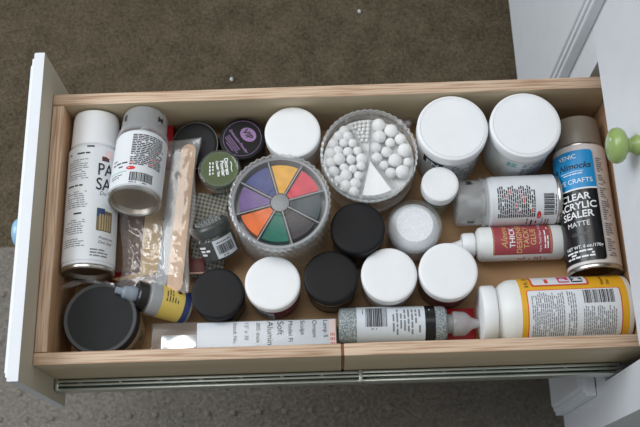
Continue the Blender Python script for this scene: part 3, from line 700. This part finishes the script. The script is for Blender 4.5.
# decoupage bottle
t = thing('decoupage_bottle', 'large white bottle with yellow and red label lying along the near wall', 'bottle', place((.3205, .2435, -.0520), (.1630, .2420, -.0520)))
R = .0355
obj('bottle_body', L_([(0, .001), (R - .006, 0), (R - .0015, .0012), (R, .005), (R, .1240), (R - .001, .1295), (R - .0045, .1355), (R - .0085, .1395), (.0265, .1418), (0, .1422)], n=80), M['white_pl'], t)
obj('cap', L_([(.026, .1424), (.0295, .1428), (.0302, .144), (.0302, .1555), (.0292, .1578), (.0270, .1585), (0, .1585)], n=96), M['white_lid'], t)
A = Art(); A.rect(-.075, .0070, .085, .1190, 0)
A.rrect(-.041, .0140, .0150, .1130, .003, 1, 1); A.rrect(-.0400, .0150, .0140, .1120, .0025, 2, 2)
A.bars(-.0022, .0215, .0125, .0545, 3, 3, along='v', n=30); A.fine(.0128, .0215, .0140, .0545, .0012, 3, 3)
def cols(v0, v1, u0, u1, pitch):     # fine print reading round the bottle
    A.fine(u0, v0, u1, v1, pitch * .8, 4, 3, h=.45, fill=.92)
cols(.0195, .0560, -.038, -.0050, .0026); cols(.060, .072, -.038, .012, .0030); cols(.0735, .1095, -.038, .0125, .0027)
A.text('8 FL. OZ', .0190, .1090, .0060, 3, 2)
A.rrect(.0200, .0440, .080, .1060, .003, 1, 1); A.rrect(.0220, .0460, .078, .1040, .0025, 2, 2)
A.rrect(.0245, .0640, .0400, .0760, .0012, 5, 3); A.text('P', .0262, .0650, .0130, 2, 4, bold=.0006); A.rrect(.0245, .0500, .0400, .0620, .0012, 3, 3); A.text('M', .0262, .0512, .0130, 2, 4, bold=.0005)
A.fine(.0245, .0790, .040, .0930, .006, 1, 3, h=.6)
A.text('Waterbase', .0190, .0290, .0046, 3, 2); A.text('Glue', .0190, .0230, .0046, 3, 2)
A.wrap('label', R, [pm('golden_yellow_label', srgb(228, 172, 40), .4, .03), pm('orange_red_print', srgb(214, 70, 44), .45), M['white_label'], M['ink'], M['ink_grey'], pm('magenta_print', srgb(200, 50, 110), .45)], t, .02)
# silver glitter glue
t = thing('glitter_glue_bottle', 'silver glitter glue bottle with bar code label lying along the near wall', 'bottle', place((.0085, .2352, -.0590), (.1640, .2330, -.0590)))
R = .0196
obj('bottle_body', L_([(0, .001), (R - .005, 0), (R - .001, .0012), (R, .005), (R, .112), (R - .001, .1155), (R - .004, .1175), (.011, .1185), (0, .1185)]), glitter('silver_glitter_paint', srgb(112, 122, 126), srgb(196, 204, 204), 1100), t)
obj('neck', L_([(.0105, .118), (.0105, .125), (0, .125)]), pm('grey_neck', srgb(150, 156, 158), .35), t)
obj('nozzle_cap', L_([(.0100, .1235), (.0132, .124), (.0138, .126), (.0130, .1375), (.0105, .1410), (.0070, .1445), (.0050, .1500), (.0040, .1555), (.0045, .1560), (.0040, .1575), (0, .1578)], n=60), clear('cloudy_nozzle', body=.5, bodycol=srgb(196, 198, 200), rough=.12), t)
A = Art(); A.rect(-.040, .0195, .040, .0930, 0); A.bars(-.0180, .0290, .0060, .0530, 1, 1, along='v', n=24) 
A.fine(.0075, .0350, .0095, .0480, .0016, 1, 1); A.fine(-.0140, .0562, .0155, .0900, .0040, 2, 1, h=.45); A.fine(-.0190, .0240, -.006, .0275, .0020, 2, 1)
A.rect(-.040, .0930, .040, .1040, 3, 1); A.fine(-.014, .0950, -.004, .1000, .0030, 4, 2)
A.wrap('label', R, [M['grey_label'], M['ink'], M['ink_grey'], M['black_gloss'], M['ink_soft']], t)
# red flat packet the glitter glue lies on
bm = bmesh.new(); box(bm, .062, .1605, .2130, .2560, FZI, -.0800, .001)
red = pm('glossy_red_card', srgb(176, 26, 34), .35, .08)
tag(obj('card_packet', bm, red), 'flat red packet under the nozzle of the glitter glue bottle', 'packet')
# small yellow labelled glue
t = thing('glue_bottle', 'small clear glue bottle with yellow label and black collar pointing at the charcoal lid', 'bottle', place((-.1580, .2615, -.0650), (-.2350, .2750, -.0200)))
R = .0180
obj('bottle_body', L_([(0, .001), (R - .004, 0), (R - .001, .0012), (R, .004), (R, .044), (R - .001, .0475), (R - .004, .0500), (.010, .0515), (0, .0515)]), clear('cloudy_bottle', tint=(.85, .87, .88, 1), body=.6, bodycol=srgb(188, 192, 196), rough=.15), t)
obj('collar', L_([(.010, .0505), (.0150, .0505), (.0164, .0515), (.0164, .0600), (.0152, .0612), (.009, .0615)], n=60), M['black_gloss'], t)
obj('nozzle', L_([(.0085, .0612), (.0085, .066), (.0078, .068), (.0070, .0745), (.0056, .0755), (.0040, .0770), (.0036, .0835), (.0020, .0840), (0, .0838)], n=48), clear('cloudy_blue_nozzle', body=.6, bodycol=srgb(176, 190, 204), rough=.12), t)
A = Art(); A.rect(-.040, .0105, .040, .0360, 0); A.rect(-.040, .0035, .040, .0103, 1); A.fine(-.002, .015, .016, .0335, .0032, 2, 1, h=.35); A.rect(.010, .0150, .015, .0190, 2, 2)
A.wrap('label', R, [pm('yellow_label', srgb(216, 190, 96), .45, .06), pm('navy_label_band', srgb(40, 56, 104), .45), M['ink']], t)

# ------------------------------------------------------------------ bagged sticks and papers on a red box, left
bm = bmesh.new(); box(bm, -.2500, -.1790, .2975, .4838, FZI, -.0606, .0012)
tag(obj('card_box', bm, red), 'flat red card box lying under the bagged craft sticks', 'box')
def sheet(name, label, cat, pts, z, th, m, curl=0):
    bm = bmesh.new(); vs = []
    prism(bm, pts, 0, th); o = obj(name, bm, m); c = Vector(pts[0])
    o.location = (0, 0, z); return tag(o, label, cat)
sheet('sandpaper_sheet', 'brown sandpaper sheet inside the clear bag beneath the spray can', 'sandpaper', [(-.240, .303), (-.213, .303), (-.206, .420), (-.236, .420)], -.0560, .0012, pm('brown_sandpaper', srgb(128, 98, 80), .95, .2, scale=400, bump=.6, bscale=900))
o = sheet('paper_sheet', 'tan paper sheet with black letters inside the clear bag of sticks', 'paper', [(-.2420, .2960), (-.2360, .2935), (-.1960, .3000), (-.1760, .312), (-.1705, .362), (-.1680, .425), (-.2045, .425), (-.2115, .3020)], -.0575, .0010, pm('tan_kraft_paper', srgb(222, 190, 142), .7, .05, scale=30))
A = Art()
for k in range(3): A.text('A', -.1870 + .0015 * k, .338 + k * .0125, .0105, 0, 1, 'CENTER', rot=-.1, bold=.0003)
A.flat('lettering', [M['ink']], o, Matrix.Translation((0, 0, .0010)))
def stick(name, label, p0, p1, wd, th, m, cat='stick'):
    p0, p1 = Vector(p0), Vector(p1); z = (p1 - p0); Ln = z.length; x = z.normalized(); up_ = Vector((0, 0, 1)); y = up_.cross(x).normalized(); n = x.cross(y)
    mt = Matrix((y * -1, x, n)).transposed().to_4x4(); mt.translation = p0
    P = []; h = wd / 2
    for i in range(13): q = PI + PI * i / 12; P.append((h * math.cos(q), h + h * math.sin(q)))
    for i in range(13): q = PI * i / 12; P.append((h * math.cos(q), Ln - h + h * math.sin(q)))
    bm = prism(bmesh.new(), P, 0, th); bmesh.ops.bevel(bm, geom=[e for e in bm.edges if abs(e.verts[0].co.z - e.verts[1].co.z) < 1e-6], offset=th * .2, segments=2, affect='EDGES')
    o = obj(name, bm, m); o.matrix_world = mt; return tag(o, label, cat)
stick('craft_stick', 'wide pale wooden craft stick at the right of the clear bag', (-.1700, .2745, -.0440), (-.1560, .4490, -.0400), .0166, .0020, M['craft'])
stick('emery_board', 'narrow grey-white emery board beside the wooden craft stick', (-.1850, .2820, -.0475), (-.1690, .4420, -.0440), .0125, .0022, pm('grey_emery_board', srgb(176, 180, 184), .9, .12, scale=300, bump=.4, bscale=800))
# bag
bm = bmesh.new(); nx, ny = 44, 76; grid = []
def bagc(u, v):   # outline of the bag; v = 0 near end, 1 far end
    y = .276 + v * .182; xl = -.2345 + .006 * v + .004 * math.sin(v * 9) - .010 * max(0, .12 - v) / .12; xr = -.1555 + .0115 * v + .002 * math.sin(v * 13 + 1)
    return xl + (xr - xl) * u, y + .004 * math.sin(u * 11) * (1 - v)
for side in (1, -1):
    g = []
    for j in range(ny + 1):
        row = []
        for i in range(nx + 1):
            u, v = i / nx, j / ny; x, y = bagc(u, v); e = min(1, min(u, 1 - u) * 9) * min(1, min(v, 1 - v) * 14)
            base = -.0485 + .009 * max(0, u - .45) / .55
            wr = noise.noise(Vector((x * 90, y * 55, 3.1))) * .0030 + abs(noise.noise(Vector((x * 150 + y * 70, y * 70, 7)))) * (.0030 + .0085 * max(0, .45 - v) / .45)
            z = base + (e * (.0042 + wr) if side == 1 else -.0005 - e * .0008 * (1 - .3 * u))
            if side == 1 and u > .62: z = max(z, -.0372 * e + base * (1 - e))
            if side == -1 : z = z - .008 * e * (1 if u < .62 else .35)
            az = -.0020 - .0280 * (y - .3645) / .119; dx = x + .2090 - .0040 * (y - .3645) / .119
            if abs(dx) < .0300 and y > .354:
                zc = az - math.sqrt(.0300 ** 2 - dx * dx) - (.0012 if side == 1 else .0022); z = min(z, zc)
            row.append((x, y, z))
        g.append([bm.verts.new(p) for p in row])
    for j in range(ny):
        for i in range(nx):
            f = (g[j][i], g[j][i + 1], g[j + 1][i + 1], g[j + 1][i]); bm.faces.new(f if side == 1 else f[::-1])
    grid.append(g)
A_, B_ = grid
for j in range(ny):
    bm.faces.new((A_[j][0], A_[j + 1][0], B_[j + 1][0], B_[j][0])); bm.faces.new((A_[j][nx], B_[j][nx], B_[j + 1][nx], A_[j + 1][nx]))
for i in range(nx):
    bm.faces.new((A_[0][i], B_[0][i], B_[0][i + 1], A_[0][i + 1])); bm.faces.new((A_[ny][i], A_[ny][i + 1], B_[ny][i + 1], B_[ny][i]))
# torn flap of the bag reaching left over the charcoal lid
fl = []
for j in range(5):
    fl.append([])
    for i in range(25):
        u, v = i / 24, j / 4; x = -.292 + .060 * u + .0; y = .2735 + .008 * v + .0085 * math.sin(u * 2.6) - .004 * u * v; z = -.0225 - .001 * u * u + .0018 * math.sin(u * 17 + v * 4) - .004 * v
        if x < -.2895: x = -.2895
        fl[j].append(bm.verts.new((x, y, z)))
for j in range(4):
    for i in range(24): bm.faces.new((fl[j][i], fl[j][i + 1], fl[j + 1][i + 1], fl[j + 1][i]))
tag(obj('plastic_bag', bm, M['bag'], ang=180, recalc=False), 'crumpled clear plastic bag around the wooden sticks and papers', 'bag')

# checked fabric packet and brown packet below it
def check_mat():
    m = bpy.data.materials.new('grey_gingham_weave'); m.use_nodes = True; nt = m.node_tree; N = nt.nodes; L = nt.links; p = N['Principled BSDF']
    tc = N.new('ShaderNodeTexCoord'); mp = N.new('ShaderNodeMapping'); mp.inputs['Rotation'].default_value = (0, 0, .25); L.new(tc.outputs['Object'], mp.inputs[0])
    sx = N.new('ShaderNodeSeparateXYZ'); L.new(mp.outputs[0], sx.inputs[0]); outs = []
    for ax in (0, 1):
        a_ = N.new('ShaderNodeMath'); a_.operation = 'MULTIPLY'; a_.inputs[1].default_value = 1 / .0044; L.new(sx.outputs[ax], a_.inputs[0])
        f_ = N.new('ShaderNodeMath'); f_.operation = 'FRACT'; L.new(a_.outputs[0], f_.inputs[0])
        g_ = N.new('ShaderNodeMath'); g_.operation = 'GREATER_THAN'; g_.inputs[1].default_value = .5; L.new(f_.outputs[0], g_.inputs[0]); outs.append(g_.outputs[0])
    s_ = N.new('ShaderNodeMath'); s_.operation = 'ADD'; L.new(outs[0], s_.inputs[0]); L.new(outs[1], s_.inputs[1])
    h_ = N.new('ShaderNodeMath'); h_.operation = 'MULTIPLY'; h_.inputs[1].default_value = .5; L.new(s_.outputs[0], h_.inputs[0])
    r = N.new('ShaderNodeValToRGB'); r.color_ramp.elements[0].color = srgb(136, 136, 128); r.color_ramp.elements[1].color = srgb(236, 234, 224)
    e_ = r.color_ramp.elements.new(.5); e_.color = srgb(204, 202, 192); L.new(h_.outputs[0], r.inputs[0]); L.new(r.outputs[0], p.inputs['Base Color']); p.inputs['Roughness'].default_value = .85
    return m
bm = bmesh.new(); g = []
for j in range(21):
    row = []
    for i in range(13):
        u, v = i / 12, j / 20; x = -.1560 + u * (.044 - .008 * (1 - v)); y = .2985 + v * .097
        z = -.0785 + .018 * v + .004 * (1 - u) + .0014 * math.sin(v * 14 + u * 5); row.append(bm.verts.new((x, y, z)))
    g.append(row)
for j in range(20):
    for i in range(12): bm.faces.new((g[j][i], g[j][i + 1], g[j + 1][i + 1], g[j + 1][i]))
bmesh.ops.solidify(bm, geom=bm.faces[:], thickness=.0016)
tag(obj('gingham_fabric', bm, check_mat(), ang=60), 'folded grey checked fabric beneath the tipped bar code jar', 'fabric')
bm = bmesh.new(); box(bm, -.1580, -.1405, .3040, .3200, -.0700, -.0672, .0004); box(bm, -.1580, -.1400, .3015, .3040, -.0704, -.0668, .0003, mi=1)
tag(obj('card_packet', bm, [pm('dark_red_card', srgb(104, 44, 38), .5, .2), M['pink']]), 'small dark red packet with a cream edge at the near end of the checked fabric', 'packet')
# ------------------------------------------------------------------ clear pack along the near wall
t = thing('sheet_metal_pack', 'clear packet with printed white card standing along the near wall', 'packet', (-.0950, .2240, FZI)); o0 = Vector((.0950, -.2240, -FZI))
PZ = -.0505
bm = bmesh.new(); box(bm, -.1950, .0065, .2048, .2425, FZI, PZ, .0012); o = obj('clear_sleeve', bm, M['clear_pack'], t); o.location = o0
bm = bmesh.new(); box(bm, -.1455, .0055, .2060, .2415, FZI + .001, PZ - .0012, .0004); o = obj('printed_card', bm, M['grey_label'], t); o.location = o0
bm = bmesh.new(); box(bm, -.1850, -.1465, .2060, .2300, FZI + .001, PZ - .0060, .0004); o = obj('foil_sheet', bm, pm('bright_aluminium', srgb(215, 218, 220), .18, .03, metal=1), t); o.location = o0
A = Art(); dn = -PI / 2
for x, s_, sz in ((-.1060, 'Stock No.', .0050), (-.0935, '12" x 30', .0050), (-.0810, '.005 thick', .0050), (-.0690, 'Alumin', .0078), (-.0580, 'Soft', .0082), (-.0460, 'Model Fi', .0056), (-.0330, 'Sculpt', .0056), (-.0200, 'Ornam', .0056), (-.0080, 'Lamp S', .0056)):
    A.text(s_, x, .2408, sz * 1.18, 0, 1, rot=dn)
A.rect(-.0020, .2065, .0050, .2410, 1, 0)
for k in range(3):
    for j in range(4): A.rect(-.0008 + k * .0018, .2080 + j * .0050, .0002 + k * .0018, .2110 + j * .0050, 2, 1)
o = A.flat('card_print', [M['ink'], pm('pale_pink_photo', srgb(226, 200, 196), .5), pm('brick_red_photo', srgb(186, 80, 70), .5)], t, Matrix.Translation((0, 0, PZ - .0012))); o.location = o0
bm = bmesh.new(); box(bm, -.1600, .0060, .2048, .2095, PZ, PZ + .0030, .0008); o = obj('sealed_edge', bm, M['clear_pack'], t); o.location = o0
bpy.context.view_layer.update()
